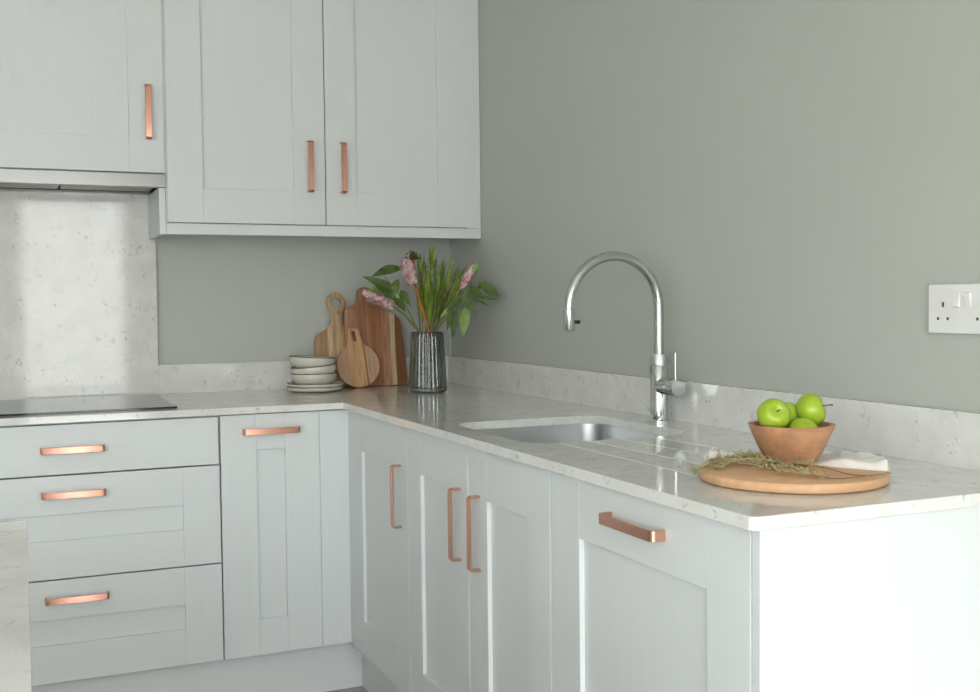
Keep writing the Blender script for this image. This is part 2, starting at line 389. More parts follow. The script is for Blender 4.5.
for gx0,gx1,gy in ((-.474,-.470,-2.30),(-.402,-.385,-2.27),(-.326,-.300,-2.24),(-.250,-.213,-2.21)):
    g0,g1=SY0-.004,gy; w0=w1=.0028
    A=[gb.verts.new((gx0-w0,g0,H-.0022)),gb.verts.new((gx0+w0,g0,H-.0022)),gb.verts.new((gx1+w1,g1,H-.0012)),gb.verts.new((gx1-w1,g1,H-.0012))]
    B=[gb.verts.new((v.co.x+(w0*.5 if i in(1,2) else -w0*.5),v.co.y,H+.003)) for i,v in enumerate(A)]
    gb.faces.new(A); gb.faces.new(B[::-1])
    for i in range(4): gb.faces.new((A[i],B[i],B[(i+1)%4],A[(i+1)%4]))
cut=obj('cutter',gb,M_quartz); md=wt.modifiers.new('g','BOOLEAN'); md.operation='DIFFERENCE'; md.object=cut; md.solver='EXACT'
dg=bpy.context.evaluated_depsgraph_get(); dg.update(); me=bpy.data.meshes.new_from_object(wt.evaluated_get(dg)); wt.modifiers.clear(); wt.data=me; bpy.data.objects.remove(cut)
me.polygons.foreach_set('use_smooth',[False]*len(me.polygons))
tag(wt,'speckled white quartz L-shaped worktop with drainer grooves, on the grey cabinets','worktop')
b=bmesh.new(); box(b,-1.0684,-.0005,-.020,-.0005,H+.0001,H+.0985,.0002); tag(obj('upstand',b,M_quartz,origin=(-.5,-.01,H)),'low quartz upstand along the back wall behind the plates and boards','upstand')
b=bmesh.new(); box(b,-.020,-.0005,-2.66,-.0206,H+.0001,H+.0985,.0004); tag(obj('upstand',b,M_quartz,origin=(-.01,-1.3,H)),'long low quartz upstand along the right wall behind the tap','upstand')
b=bmesh.new(); box(b,-1.795,-1.0685,-.020,-.0005,H+.0001,1.5690,.0002); tag(obj('splashback',b,M_quartz,origin=(-1.4,-.01,H)),'tall glossy quartz splashback between hob and extractor hood','splashback')
# sink
t=thing('sink','undermounted stainless steel kitchen sink set in the worktop','sink',((SX0+SX1)/2,(SY0+SY1)/2,.69))
b=bmesh.new(); e=.004; zt=H-T-.0005; loops=[]
def ring(ex,z,r): return [b.verts.new((x,y,z)) for x,y in rrect(SX0+ex,SX1-ex,SY0+ex,SY1-ex,r,10)]
for ex,z,r in ((-.022,zt,.07),(-e,zt,.058),(-e,zt-.004,.058),(-e+.004,zt-.12,.056),(.004,zt-.165,.05),(.016,zt-.18,.045),(.05,zt-.185,.03)): loops.append(ring(ex,z,r))
for A,B in zip(loops,loops[1:]):
    n=len(A)
    for i in range(n): b.faces.new((A[i],A[(i+1)%n],B[(i+1)%n],B[i]))
b.faces.new(loops[-1])
o=obj('bowl',b,M_sink,t,smooth=True,sharp=50); sm=o.modifiers.new('s','SOLIDIFY'); sm.thickness=.0012; sm.offset=1
b=bmesh.new(); lathe(b,[(0,.0),(.02,.0),(.022,.003),(.04,.003),(.043,.001),(.043,0)],((SX0+SX1)/2,(SY0+SY1)/2,zt-.1845),32); obj('drain',b,M_chrome,t,smooth=True)
# tap
TX,TY=-.066,-1.556
t=thing('kitchen_tap','tall satin steel arched kitchen tap behind the sink','tap',(TX,TY,H))
b=bmesh.new(); lathe(b,[(0,.0003),(.024,.0003),(.024,.004),(.0215,.006),(.0215,.1365),(.0205,.138),(0,.138)],(TX,TY,H),48); obj('body',b,M_chrome,t,smooth=True)
b=bmesh.new(); lathe(b,[(0,.138),(.0205,.138),(.0222,.1395),(.0222,.1645),(.021,.1665),(0,.1665)],(TX,TY,H),48); obj('collar',b,M_knurl,t,smooth=True)
az=H+.281; rr=.1245; cx=TX-rr; pts=[(TX,TY,H+.1665),(TX,TY,H+.2),(TX,TY,H+.25)]
for k in range(25):
    a=PI*k/24; pts.append((cx+rr*math.cos(a),TY,az+rr*math.sin(a)))
pts2=pts+[(cx-rr,TY,az-.004)]
b=bmesh.new(); tube(b,pts2,.0120,24); obj('spout',b,M_tap,t,smooth=True)
b=bmesh.new(); hx=cx-rr; lathe(b,[(0,0),(.0115,0),(.0128,.001),(.0138,.003),(.0138,.052),(.0122,.054),(0,.054)],(hx,TY,az-.054),32); obj('spray_head',b,M_tap,t,smooth=True)
b=bmesh.new(); lathe(b,[(0,0),(.0045,0),(.0045,.012),(.0038,.0135),(0,.0135)],(hx+.0125,TY-.004,az-.032),20,Matrix.Rotation(R(90),3,'Y')); 
o=obj('button',b,M_black,t,smooth=True); o['label']='black spray button'
b=bmesh.new(); m=Matrix.Rotation(R(90),3,'X'); lathe(b,[(0,.015),(.0205,.015),(.0205,.052),(.0197,.0528),(.0197,.054),(.0215,.0548),(.0215,.086),(.0207,.087),(0,.087)],(TX,TY,H+.088),40,m); lv=obj('mixer_knob',b,M_chrome,t,smooth=True)
b=bmesh.new(); tube(b,[(TX,TY-.072,H+.106),(TX,TY-.072,H+.13),(TX,TY-.072,H+.172)],.0036,14); obj('lever',b,M_chrome,lv,smooth=True)
# hob
t=thing('hob','flat black glass hob set on the worktop below the splashback','hob',(-1.375,-.32,H))
b=bmesh.new(); box(b,-1.665,-1.085,-.577,-.065,H+.0004,H+.0055,.0008); obj('glass_top',b,M_hob,t)
# hood under the left wall cabinet
t=thing('extractor_hood','slim stainless steel built-in extractor hood above the splashback','extractor hood',(-1.37,-.15,1.5655))
HX0,HX1=-1.672,-1.0690; HY=-.311; HZ0,HZ1=1.5655,1.6065
b=bmesh.new(); box(b,HX0,HX1,HY,HY+.018,HZ0,HZ1,.001); obj('front_strip',b,M_steel,t)
b=bmesh.new(); box(b,HX0,HX1,HY+.019,-.021,HZ0+.012,HZ1,0)
for (x0,x1,y0,y1) in ((HX0,HX1,HY+.019,HY+.03),(HX0,HX1,-.055,-.021),(HX0,HX0+.02,HY+.03,-.055),(HX1-.02,HX1,HY+.03,-.055)): box(b,x0,x1,y0,y1,HZ0+.002,HZ0+.0125)
obj('casing',b,M_steel,t)
b=bmesh.new(); box(b,HX0+.02,HX1-.02,-.112,-.056,HZ0+.003,HZ0+.0115); obj('dark_back_strip',b,M_black,t)  # dark glass strip along the back of the hood underside, not a lamp
for k in range(2):
    x0=HX0+.026+k*.278; b=bmesh.new(); box(b,x0,x0+.27,HY+.05,-.120,HZ0+.005,HZ0+.0115)
    for q in range(7): box(b,x0+.012,x0+.258,HY+.06+q*.018,HY+.068+q*.018,HZ0+.0035,HZ0+.005)
    obj('grease_filter',b,M_filter,t)
# wall cabinets
ZW0,ZW1=1.459,2.375
t=thing('wall_cabinet','pale grey wall cabinet above the extractor hood with one copper handle','wall cabinet',(-1.37,-.15,1.609))
b=bmesh.new(); box(b,-1.672,-1.0700,YW+.0215,-.0005,1.6085,ZW1); obj('body',b,M_cabin,t)
d=shaker('door','b',YW,-1.670,-1.0705,1.6105,ZW1-.002,(-1.563,-1.1755,1.7180,ZW1-.11),t); handle(d,'b',YW,-1.1185,1.7945,True)
t=thing('wall_cabinet','larger two-door pale grey wall cabinet in the corner with paired copper handles','wall cabinet',(-.55,-.15,1.4215))
b=bmesh.new(); box(b,-1.0690,-.0560,YW+.0215,-.0005,1.4565,ZW1); obj('body',b,M_cabin,t)
d=shaker('door','b',YW,-1.0640,-.5600,ZW0,ZW1-.002,(-.9545,-.6655,1.5685,ZW1-.11),t); handle(d,'b',YW,-.6125,1.6475,True)
d=shaker('door','b',YW,-.5570,-.0545,ZW0,ZW1-.002,(-.4525,-.1615,1.5700,ZW1-.11),t); handle(d,'b',YW,-.5010,1.6475,True)
b=bmesh.new(); box(b,-1.0700,-.0015,YW+.003,YW+.021,1.4215,1.4560,.001); box(b,-1.0700,-.0015,YW+.0215,-.0005,1.4380,1.4560); obj('pelmet',b,M_cabh,t)
b=bmesh.new(); box(b,-.0540,-.0015,YW+.004,YW+.0214,1.4565,ZW1,.001); obj('filler',b,M_cab,t)
b=bmesh.new(); box(b,-1.0900,-1.0705,YW+.003,-.0205,1.4215,1.5645,.001); obj('side_panel',b,M_cab,t)
b=bmesh.new(); box(b,-1.0690,-1.0650,YW+.003,YW+.0214,1.4565,ZW1); obj('edge_strip',b,M_cab,t)
# island worktop at the camera's elbow
ISL=thing('kitchen_island','quartz-topped kitchen island whose corner shows at the bottom left','island',(-1.514,-2.2,0)); t=ISL
b=fillmesh([rrect(-2.5,-1.514,-3.42,-2.197,.012,5)],H-T,H,.0012); obj('island_worktop',b,M_quartz,t,smooth=True,sharp=25)
b=bmesh.new(); box(b,-2.47,-1.545,-3.38,-2.225,.15,.879,.001); obj('island_body',b,M_cab,t)
b=bmesh.new(); box(b,-2.42,-1.60,-3.33,-2.275,0,.1495); obj('island_plinth',b,M_cabh,t); ISL.rotation_euler=(0,0,R(-.62))
# socket on right wall
SC=(0,-2.4410,1.1775)
t=thing('wall_socket','white double plug socket on the right wall at the frame edge','socket',(0,SC[1],SC[2]))
b=bmesh.new(); box(b,-.0095,-.0003,SC[1]-.0775,SC[1]+.0775,SC[2]-.0435,SC[2]+.0435,.0016,2)
o=obj('faceplate',b,M_socket,t)
def sk(bm,dy,dz,hy,hz,x0,x1,bev=0): box(bm,-x1,-x0,SC[1]+dy-hy,SC[1]+dy+hy,SC[2]+dz-hz,SC[2]+dz+hz,bev)
for s in (1,-1):
    b=bmesh.new(); sk(b,s*.0435,.003+.0045,.0022,.0045,.0085,.0099); obj('earth_slot',b,M_hole,t)
    for q in (1,-1):
        b=bmesh.new(); sk(b,s*.0435+q*.0110,-.0175,.0024,.0026,.0085,.0098); obj('pin_slot',b,M_hole,t)
    b=bmesh.new(); box(b,-.0098,-.009,SC[1]+s*.0655-.003,SC[1]+s*.0655+.003,SC[2]-.002,SC[2]+.004); obj('screw_cover',b,M_socket,t)
    b=bmesh.new(); y=SC[1]+s*.0125
    prism(b,[(.0085,-.013),(.0085,.013),(.0098,.013),(.0145,-.011 if s>0 else .011),(.0098,-.013)] if s>0 else [(.0085,-.013),(.0085,.013),(.0098,.013),(.0145,.011),(.0098,-.013)],lambda u,v,d:Vector((-u,y+d,SC[2]+.0155+v)),-.0065,.0065,.0005,1)
    obj('rocker_switch',b,M_socket,t)
# ---------------------------------------------------------------- crockery
def plate(c,z,label):
    b=bmesh.new(); o_=[(0,0),(.066,0),(.069,.0012),(.086,.0030),(.0935,.0065),(.0962,.0115),(.0966,.0155),(.0960,.0167),(.0945,.0168),(.092,.0105),(.084,.0066),(.060,.0055),(0,.0055)]
    lathe(b,o_,(c[0],c[1],z),64); t=tag(obj('plate',b,M_cer,smooth=True,origin=(c[0],c[1],z),sharp=60),label,'plate','stacked stoneware plates')
    b=bmesh.new(); lathe(b,[(.0958,.0166),(.0967,.0156),(.0971,.0164),(.0962,.0174),(.0958,.0166)],(c[0],c[1],z),64); obj('rim',b,M_rim,t,smooth=True)
plate((-.570,-.170),H+.0006,'cream stoneware plate, lowest of the stack on the worktop')
plate((-.5685,-.172),H+.0126,'cream stoneware plate lying directly below the stacked bowls')
def sbowl(c,z,tx,ty,label):
    m=(Matrix.Rotation(ty,3,'Y')@Matrix.Rotation(tx,3,'X')); b=bmesh.new()
    pr=[(0,0),(.040,0),(.043,.001),(.060,.004),(.072,.013),(.0775,.026),(.0785,.0415),(.0775,.0430),(.0755,.0415),(.0740,.027),(.068,.0165),(.056,.0085),(.040,.006),(0,.005)]
    lathe(b,pr,(c[0],c[1],z),64,m); t=tag(obj('bowl',b,M_cer,smooth=True,origin=(c[0],c[1],z),sharp=60),label,'bowl','stacked stoneware bowls')
    b=bmesh.new(); lathe(b,[(.0768,.0432),(.0788,.0416),(.0793,.0427),(.0778,.0443),(.0768,.0432)],(c[0],c[1],z),64,m); obj('rim',b,M_rim,t,smooth=True)
cb=(-.5725,-.165)
sbowl(cb,H+.0195,0,0,'cream stoneware bowl with brown rim, lowest of three on the plates')
sbowl((cb[0]+.003,cb[1]),H+.0450,0,R(-5.0),'cream stoneware bowl tilted between the two others')
sbowl((cb[0]-.006,cb[1]+.0),H+.0745,0,R(3.4),'cream stoneware bowl with brown rim on top of the stack')
# ---------------------------------------------------------------- chopping boards (built upright, thickness along y, then leant back)
def smooth_poly(pts,n=6):
    out=[]; N_=len(pts)
    for i in range(N_):
        p0,p1,p2,p3=[Vector((*pts[(i+k)%N_],0)) for k in (-1,0,1,2)]
        for k in range(n):
            s=k/n; q=.5*((2*p1)+(p2-p0)*s+(2*p0-5*p1+4*p2-p3)*s*s+(3*p1-p0-3*p2+p3)*s**3); out.append((q.x,q.y))
    return out
def board(name,label,outline,holes,thick,base,lean,roll,mat):
    loops=[outline]+holes; b=fillmesh(loops,0,thick,.0022)
    for v in b.verts: v.co=Vector((v.co.x,-v.co.z,v.co.y))
    o=obj(name,b,mat,smooth=True,sharp=40); zmin=0
    o.rotation_euler=(R(-lean),R(roll),0)     # top leans towards the wall (+y)
    mm=o.rotation_euler.to_matrix(); zmin=min((mm@v.co).z for v in o.data.vertices)
    o.location=(base[0],base[1],H+.0005-zmin); return tag(o,label,'chopping board')
circ=lambda cx,cy,r,n=24:[(cx+r*math.cos(2*PI*k/n),cy+r*math.sin(2*PI*k/n)) for k in range(n)]
o3=smooth_poly([(x*.955,y) for x,y in [(-.1,0),(-.118,.006),(-.1205,.03),(-.1195,.15),(-.117,.255),(-.110,.281),(-.082,.292),(-.067,.310),(-.064,.335),(-.055,.352),(-.036,.358),(-.016,.352),(-.008,.335),(-.002,.312),(.016,.290),(.060,.268),(.088,.250),(.103,.225),(.112,.15),(.1205,.03),(.117,.006),(.1,0)]])
board('chopping_board','tall reddish acacia chopping board with a pale stripe, leaning on the wall',o3,[circ(-.034,.331,.008)],.018,(-.3130,-.055,0),6,0,M_b3)
o1=smooth_poly([(x,y*1.035) for x,y in [(-.07,0),(-.078,.01),(-.0795,.10),(-.078,.160),(-.068,.178),(-.040,.195),(-.025,.215),(-.021,.245),(-.0285,.270),(-.034,.290),(-.030,.307),(-.017,.321),(0,.326),(.017,.321),(.030,.307),(.034,.290),(.0285,.270),(.021,.245),(.025,.215),(.040,.195),(.068,.178),(.078,.160),(.0795,.10),(.078,.01),(.07,0)]],4)
board('chopping_board','pale wooden paddle board with a ring-shaped handle, behind the stacked bowls',o1,[circ(0,.300,.0175),circ(.008,.266,.0035,12)],.014,(-.4575,-.042,0),5.5,1.5,M_b1)
r2=.0785; o2=[]
for k in range(49):
    a=R(120)+2*PI*(k/48)*(1-60/360); o2.append((r2*math.cos(a),r2+r2*math.sin(a)))
o2+=[(.031,.156),(.0260,.167),(.0235,.180),(.0225,.206),(.017,.2145),(0,.216),(-.017,.2145),(-.0225,.206),(-.0235,.180),(-.0260,.167),(-.031,.156)]
slot=[(x,y) for x,y in rrect(-.0068,.0068,.166,.203,.0066,5)]
board('chopping_board','small round chopping board with a slotted handle, in front of the others',o2,[slot],.012,(-.3890,-.1100,0),11.5,-4,M_b2)
# ---------------------------------------------------------------- vase
VC=Vector((-.246,-.409,H+.0004)); VH=.202
t=thing('glass_vase','ribbed smoked glass vase holding the flowers in the corner','vase',VC)
def vr(z): s=z/VH; return .0645-.0105*s
rib=lambda a,z:1+.018*math.cos(a*34)
b=bmesh.new(); prof=[(0,0),(.058,0),(.063,.003)]+[(vr(z),z) for z in [.008+i*(VH-.012)/12 for i in range(13)]]+[(vr(VH)-.001,VH),(vr(VH)-.004,VH-.001)]
lathe(b,prof+[(vr(z)-.0055,z) for z in [VH-.012-i*(VH-.03)/8 for i in range(9)]]+[(.045,.013),(0,.012)],VC,204,None,lambda a,z:(1+.020*math.cos(a*28)) if .004<z<VH-.003 else 1)
obj('vessel',b,M_glass,t,smooth=True,sharp=60)
# ---------------------------------------------------------------- flowers
def leaf(bm,base,tip,w,up=Vector((0,0,1)),sag=.0,fold=.25,n=8,prof=None):
    base=Vector(base); tip=Vector(tip); ax=tip-base; ln=ax.length; ax.normalize()
    sd=ax.cross(up); 
    if sd.length<.05: sd=ax.cross(Vector((0,1,0)))
    sd.normalize(); nr=sd.cross(ax).normalized(); rows=[]
    for i in range(n+1):
        s=i/n; c=base+ax*ln*s+nr*(sag*math.sin(PI*s)*ln); ww=w*.5*(prof(s) if prof else math.sin(PI*min(1,s**.8*1.0))**1.05 if s<1 else 0)
        ww=max(ww,.0004)
        rows.append([bm.verts.new(c-sd*ww+nr*ww*fold),bm.verts.new(c),bm.verts.new(c+sd*ww+nr*ww*fold)])
    for A,B in zip(rows,rows[1:]):
        for k in range(2): bm.faces.new((A[k],A[k+1],B[k+1],B[k]))
VT=VC+Vector((0,0,VH))
def arc(p0,p1,bend=Vector((0,0,0)),n=8):
    return [p0.lerp(p1,i/n)+bend*math.sin(PI*i/n) for i in range(n+1)]
def stempts(neck,end,bend=Vector((0,0,.01)),foot=None):
    foot=foot or VC+Vector(((VC.x-neck.x)*.6,(VC.y-neck.y)*.6,.02))
    return [foot,foot.lerp(neck,.5)]+arc(neck,end,bend)
def neckp(px,dy=0): p=aty(px,333,VC.y+dy); p.z=VT.z+.002; d=Vector((p.x-VC.x,p.y-VC.y,0)); 
_=0
def neck(dx,dy): return Vector((VC.x+dx,VC.y+dy,VT.z+.001))
CAMR=M[0]; CAMF=-M[2]
def protea(label,base,tip,rad,nk,mat_stem,stem_r,nb=7,pale=False):
    ax=(tip-base); ln=ax.length; ax.normalize(); q=Vector((0,0,1)).rotation_difference(ax).to_matrix()
    t=thing('protea_flower',label,'flower',VC+Vector((nk[0]*.1,nk[1]*.1,.03)),'protea flowers in the vase')
    n0=neck(*nk); b=bmesh.new(); tube(b,[n0.lerp(VC+Vector((-nk[0]*.5,-nk[1]*.5,.02)),1)]+[n0]+arc(n0,base,Vector((0,0,.006)))[1:]+[base+ax*.01],stem_r,10); obj('stem',b,mat_stem,t,smooth=True)
    b=bmesh.new(); lathe(b,[(0,0)]+[(rad*.66*math.sin(PI*(.12+.80*s)),ln*.93*s) for s in [i/8 for i in range(1,9)]]+[(0,ln*.96)],base,20,q); core=obj('flower_head',b,M_bract,t,smooth=True)
    b=bmesh.new(); 
    for k in range(nb):
        s=k/(nb-1); zc=ln*(.0+.74*s); rr_=rad*(.74+.26*math.sin(PI*(.10+.72*s)))*.80; cnt=9
        for j in range(cnt):
            a=2*PI*(j+(k%2)*.5)/cnt+random.uniform(-.08,.08); dr=Vector((math.cos(a),math.sin(a),0)); l2=ln*.32*random.uniform(.85,1.15)
            p0=base+q@(dr*rr_*.80+Vector((0,0,zc))); top=rr_*(1.2 if s<.8 else .62)
            p1=base+q@(dr*top+Vector((0,0,min(zc+l2,ln*(1.02 if s>.7 else 1)))))
            leaf(b,p0,p1,rad*.62,q@dr,-.10,-.25,5,lambda s_:(1-s_**3)*(.65+.5*math.sin(PI*s_)))
    for i_,f in enumerate(b.faces): f.material_index=1 if (i_//10)%5 in ((0,1,3) if pale else (0,2,3)) else 0
    br=obj('bracts',b,[M_bract,M_bract2],t,smooth=True)
    b=bmesh.new()
    for j in range(7):
        a=2*PI*j/7; dr=Vector((math.cos(a),math.sin(a),0)); p0=base+q@Vector((0,0,-.004)); leaf(b,p0,p0+q@(dr*rad*.9+Vector((0,0,.012))),.010,q@dr)
    obj('calyx_leaves',b,M_stemg,t,smooth=True)
protea('upright pink protea head on an orange stem, centre of the vase',aty(413.5,284,-.455),aty(405.5,258.5,-.452),.0330,(-.003,-.03),M_stemo,.0042)
protea('pale pink protea head drooping left in front of the tall board',aty(393,306.5,-.36),aty(363,292,-.35),.0285,(-.030,-.012),M_stemg,.0034,pale=True)
protea('small pink protea head leaning to the right wall',aty(461,291,-.44),aty(474,265,-.44),.0225,(.022,-.01),M_stemg,.003)
# narrow-leaved upright greens
def narrow(label,tip,nk,nl,mat=M_leafn,lw=.0105,ll=.105,bend=Vector((0,0,0)),grp='narrow leaved upright stems',start=.08):
    t=thing('foliage_stem',label,'foliage',VC+Vector((nk[0]*.3,nk[1]*.3,.02)),grp)
    n0=neck(*nk); pts=arc(n0,tip,bend,10); b=bmesh.new(); tube(b,[VC+Vector((-nk[0]*.6,-nk[1]*.6,.02))]+pts,[.0022]*6+[.0014]*6,6); obj('stem',b,M_stemg,t,smooth=True)
    b=bmesh.new()
    for k in range(nl):
        s=start+(1-start)*k/(nl-1); i=min(9,int(s*10)); p=pts[i].lerp(pts[i+1],min(1,s*10-i)); ax=(pts[i+1]-pts[i]).normalized()
        a=k*2.4+random.random(); sd=(ax.orthogonal().normalized()); sd.rotate(Quaternion(ax,a)); l2=ll*random.uniform(.75,1.1)*(1.05-.35*s)
        d=(ax*1.0+sd*random.uniform(.08,.30)).normalized(); leaf(b,p,p+d*l2,lw,sd,random.uniform(-.04,.06),.3,6)
    obj('leaves',b,mat,t,smooth=True)
SH='slender upright stem of narrow green leaves rising from the vase'
for tip,nk,nl,lab in [(aty(432,261,-.40),(.0,.01),28,'tallest narrow-leaved green stem, rising straight up to just under the cabinet'),
                  (aty(421,272,-.39),(-.012,.012),24,'narrow-leaved green stem just right of the upright pink protea'),
                  (aty(441,276,-.38),(.012,.016),24,'narrow-leaved green stem leaning slightly right, behind the tallest'),
                  (aty(449,276,-.43),(.016,-.005),28,'narrow-leaved green stem leaning right towards the corner'),
                  (aty(455,290,-.41),(.026,.006),24,'lowest right-leaning narrow-leaved stem, left of the small protea'),
                  (aty(428,290,-.46),(.004,-.024),20,'short narrow-leaved stem in front, beside the orange protea stem'),
                  (aty(438,282,-.44),(.008,-.018),24,'narrow-leaved green stem in front of the tallest, right of the orange stem'),
                  (aty(457,278,-.40),(.030,.012),20,'narrow-leaved green stem behind the small protea by the right wall')]:
    narrow(lab,tip,nk,nl)
# brown seeded twigs
def twig(label,tip,nk):
    t=thing('seed_twig',label,'foliage',VC+Vector((nk[0]*.4,nk[1]*.4,.02)),'fine brown seeded twigs'); n0=neck(*nk); pts=arc(n0,tip,Vector((.004,0,0)),10)
    b=bmesh.new(); tube(b,[VC+Vector((-nk[0]*.7,-nk[1]*.7,.02))]+pts,.0012,6); sb=bmesh.new()
    for k in range(46):
        s=random.uniform(.3,1); p=n0.lerp(tip,s); d=Vector((random.uniform(-1,1),random.uniform(-1,1),random.uniform(.4,1.6))).normalized()*random.uniform(.006,.018)
        tube(b,[p,p+d],.0005,4); bmesh.ops.create_icosphere(sb,subdivisions=1,radius=.0019,matrix=Matrix.Translation(p+d))
    obj('stem',b,M_twig,t); obj('seeds',sb,M_bud,t,smooth=True)['kind']='stuff'
twig('fine brown seeded twig between the narrow leaves, left one',aty(425,262,-.43),(-.004,-.012))
twig('fine brown seeded twig reaching highest beside the tallest leaves',aty(436,258,-.42),(.004,-.008))
twig('fine brown seeded twig leaning right towards the small protea',aty(447,292,-.45),(.014,-.018))
# olive bud behind the upright protea
bt=aty(413,261,-.40)
t=thing('bud_stem','olive brown bud cluster behind the upright pink protea','flower',VC+Vector((-.012,.012,.02))); n0=neck(-.016,.022)
b=bmesh.new(); tube(b,[VC+Vector((.01,-.01,.02))]+arc(n0,bt,Vector((0,0,.01))),.0024,8); obj('stem',b,M_twig,t,smooth=True)
b=bmesh.new()
for k in range(26):
    a=random.uniform(0,2*PI); e=random.uniform(.15,1.3); d=Vector((math.cos(a)*math.cos(e),math.sin(a)*math.cos(e),math.sin(e))); leaf(b,bt+d*.004,bt+d*random.uniform(.026,.042),.019,Vector((0,0,1)),.1,.3,5)
obj('leaves',b,M_bud,t,smooth=True)
b=bmesh.new()
for k in range(26):
    d=Vector((random.uniform(-1,1.2),random.uniform(-1,1),random.uniform(.4,1.4))).normalized()*.031; bmesh.ops.create_icosphere(b,subdivisions=1,radius=.0024,matrix=Matrix.Translation(bt+d))
obj('berries',b,M_bud,t,smooth=True)['kind']='stuff'
# broad-leaved sprigs: each leaf given by base and tip pixel on a plane of known distance
def sprig(label,nk,end,leaves,mat,bend=Vector((0,0,.02))):
    t=thing('leafy_sprig',label,'foliage',VC+Vector((nk[0]*.4,nk[1]*.4,.02)),'broad leaved sprigs'); n0=neck(*nk); b=bmesh.new()
    tube(b,[VC+Vector((-nk[0]*.6,-nk[1]*.6,.02))]+arc(n0,end,bend,9),.0017,8); 
    lb=bmesh.new()
    for (x0,y0,x1,y1,Y0,Y1,w,up) in leaves:
        p0=aty(x0,y0,Y0); p1=aty(x1,y1,Y1); leaf(lb,p0,p1,w*1.12,CAMF*1.0+Vector((0,0,up)),random.uniform(-.05,.08),.28,10)
    obj('stem',b,M_stemg,t,smooth=True); obj('leaves',lb,mat,t,smooth=True)
sprig('dark broad-leaved sprig spreading left above the drooping protea',(-.028,.008),aty(384,277,-.37),
  [(402,268,371,277,-.38,-.37,.034,.6),(398,292,362,276,-.38,-.36,.028,.3),(397,300,372,282,-.37,-.36,.024,.2),(398,279,392,299,-.38,-.38,.026,0),(400,290,411,306,-.39,-.42,.024,.2),(395,298,406,312,-.39,-.43,.024,.4)],M_leafd)
sprig('light green leaves beside the drooping protea, over the tall board',(-.034,.0),aty(376,291,-.345),
  [(392,298,364,286,-.345,-.34,.022,.3),(380,290,360,293,-.335,-.33,.012,.1),(398,304,386,287,-.35,-.36,.014,.2)],M_leafl,Vector((0,0,.01)))
sprig('dark leafy sprig hanging over the right rim of the vase',(.034,-.008),aty(458,302,-.47),
  [(455,303,453,340,-.48,-.50,.026,0),(452,308,447,331,-.48,-.50,.016,0),(446,312,466,291,-.46,-.47,.022,.4),(462,296,476,314,-.48,-.50,.026,.1),(448,315,462,305,-.47,-.49,.018,.2),(466,290,479,303,-.48,-.50,.020,.1)],M_leafd,Vector((0,0,.015)))
sprig('sprig with long dark leaves reaching furthest to the right wall',(.030,-.014),aty(478,292,-.50),
  [(472,296,487,279,-.50,-.50,.012,.1),(479,282,501,298,-.52,-.54,.030,.2),(474,296,500,300,-.51,-.54,.012,.4),(470,286,484,298,-.49,-.52,.022,.2),(476,298,489,307,-.51,-.53,.008,.1),(462,300,472,282,-.48,-.49,.018,.2)],M_leafd,Vector((0,0,.02)))
sprig('pale green hanging leaf and bright tip around the small protea',(.036,.002),aty(466,304,-.46),
  [(466,305,463,337,-.465,-.47,.032,0),(473,272,479,262,-.46,-.46,.013,.1),(440,318,455,303,-.45,-.46,.013,.3)],M_leafl,Vector((0,0,.015)))
# ---------------------------------------------------------------- board, bowl, apples, napkin, herbs
BC=Vector((-.354,-2.412,H+.0004)); BR=.1515; BTZ=.0172
b=bmesh.new(); lathe(b,[(0,0),(BR-.006,0),(BR-.001,.003),(BR,.006),(BR,.0125),(BR-.002,.0160),(BR-.005,BTZ),(0,BTZ)],BC,96)
tag(obj('serving_board',b,M_board,smooth=True,origin=BC),'round pale wooden serving board lying flat near the worktop end','board')
zb=BC.z+BTZ
# bowl
WB=Vector((-.311,-2.357,zb+.0040)); WH=.0635
b=bmesh.new(); lathe(b,[(0,0),(.040,0),(.0425,.001),(.0545,.0225),(.0553,.0232),(.0725,WH-.001),(.0718,WH),(.0655,WH),(.064,WH-.001),(.050,.022),(.034,.009),(0,.007)],WB,72)
tag(obj('fruit_bowl',b,M_bowl,smooth=True,origin=WB,sharp=30),'small turned wooden bowl of green apples on the serving board','bowl')
def apple(label,px,py,depth_shift,r,axis,stem=True):
    # depth_shift: offset along the view from the bowl centre
    d=ray(px,py); s=(WB-CP).dot(M[2])/d.dot(M[2])+depth_shift; c=CP+d*s
    ax=Vector(axis).normalized(); q=Vector((0,0,1)).rotation_difference(ax).to_matrix()
    pr=[]
    for k in range(25):
        th=PI*k/24; rr_=math.sin(th); z=-math.cos(th)
        rad=r*(rr_**.92)*(1+.045*z); zz=r*.90*z
        dim=math.exp(-(rr_/.30)**2); zz-=(1 if z>0 else -1)*dim*r*(.30 if z>0 else .16)
        pr.append((rad if 0<k<24 else 0,zz))
    t=thing('apple',label,'apple',c,'green apples in the wooden bowl'); b=bmesh.new(); lathe(b,pr,c,40,q,lambda a,z:1+.014*math.cos(5*a)*(1 if z<0 else .6)); obj('fruit',b,M_apple,t,smooth=True,sharp=80)
    if stem:
        b=bmesh.new(); s0=c+ax*r*.55; sd=ax.orthogonal().normalized(); tube(b,[s0,s0+ax*r*.30,s0+ax*r*.62+sd*r*.10,s0+ax*r*.78+sd*r*.2],[.0011,.0010,.0011,.0015],8); obj('stem',b,M_stem,t,smooth=True)
apple('green apple at the left of the bowl, its stem end facing forward',773.5,415,-.018,.0280,(-.35*0-.25,-.85,.42))
apple('green apple resting highest in the bowl, stem pointing right',811,409.7,.004,.0280,(.62,-.66,.32))
apple('green apple lying lowest at the front between two others',803.5,431.5,-.030,.0250,(.1,.3,-.6),False)
apple('green apple mostly hidden behind the left and highest apples',787,417,.028,.0262,(-.2,.6,.5),False)
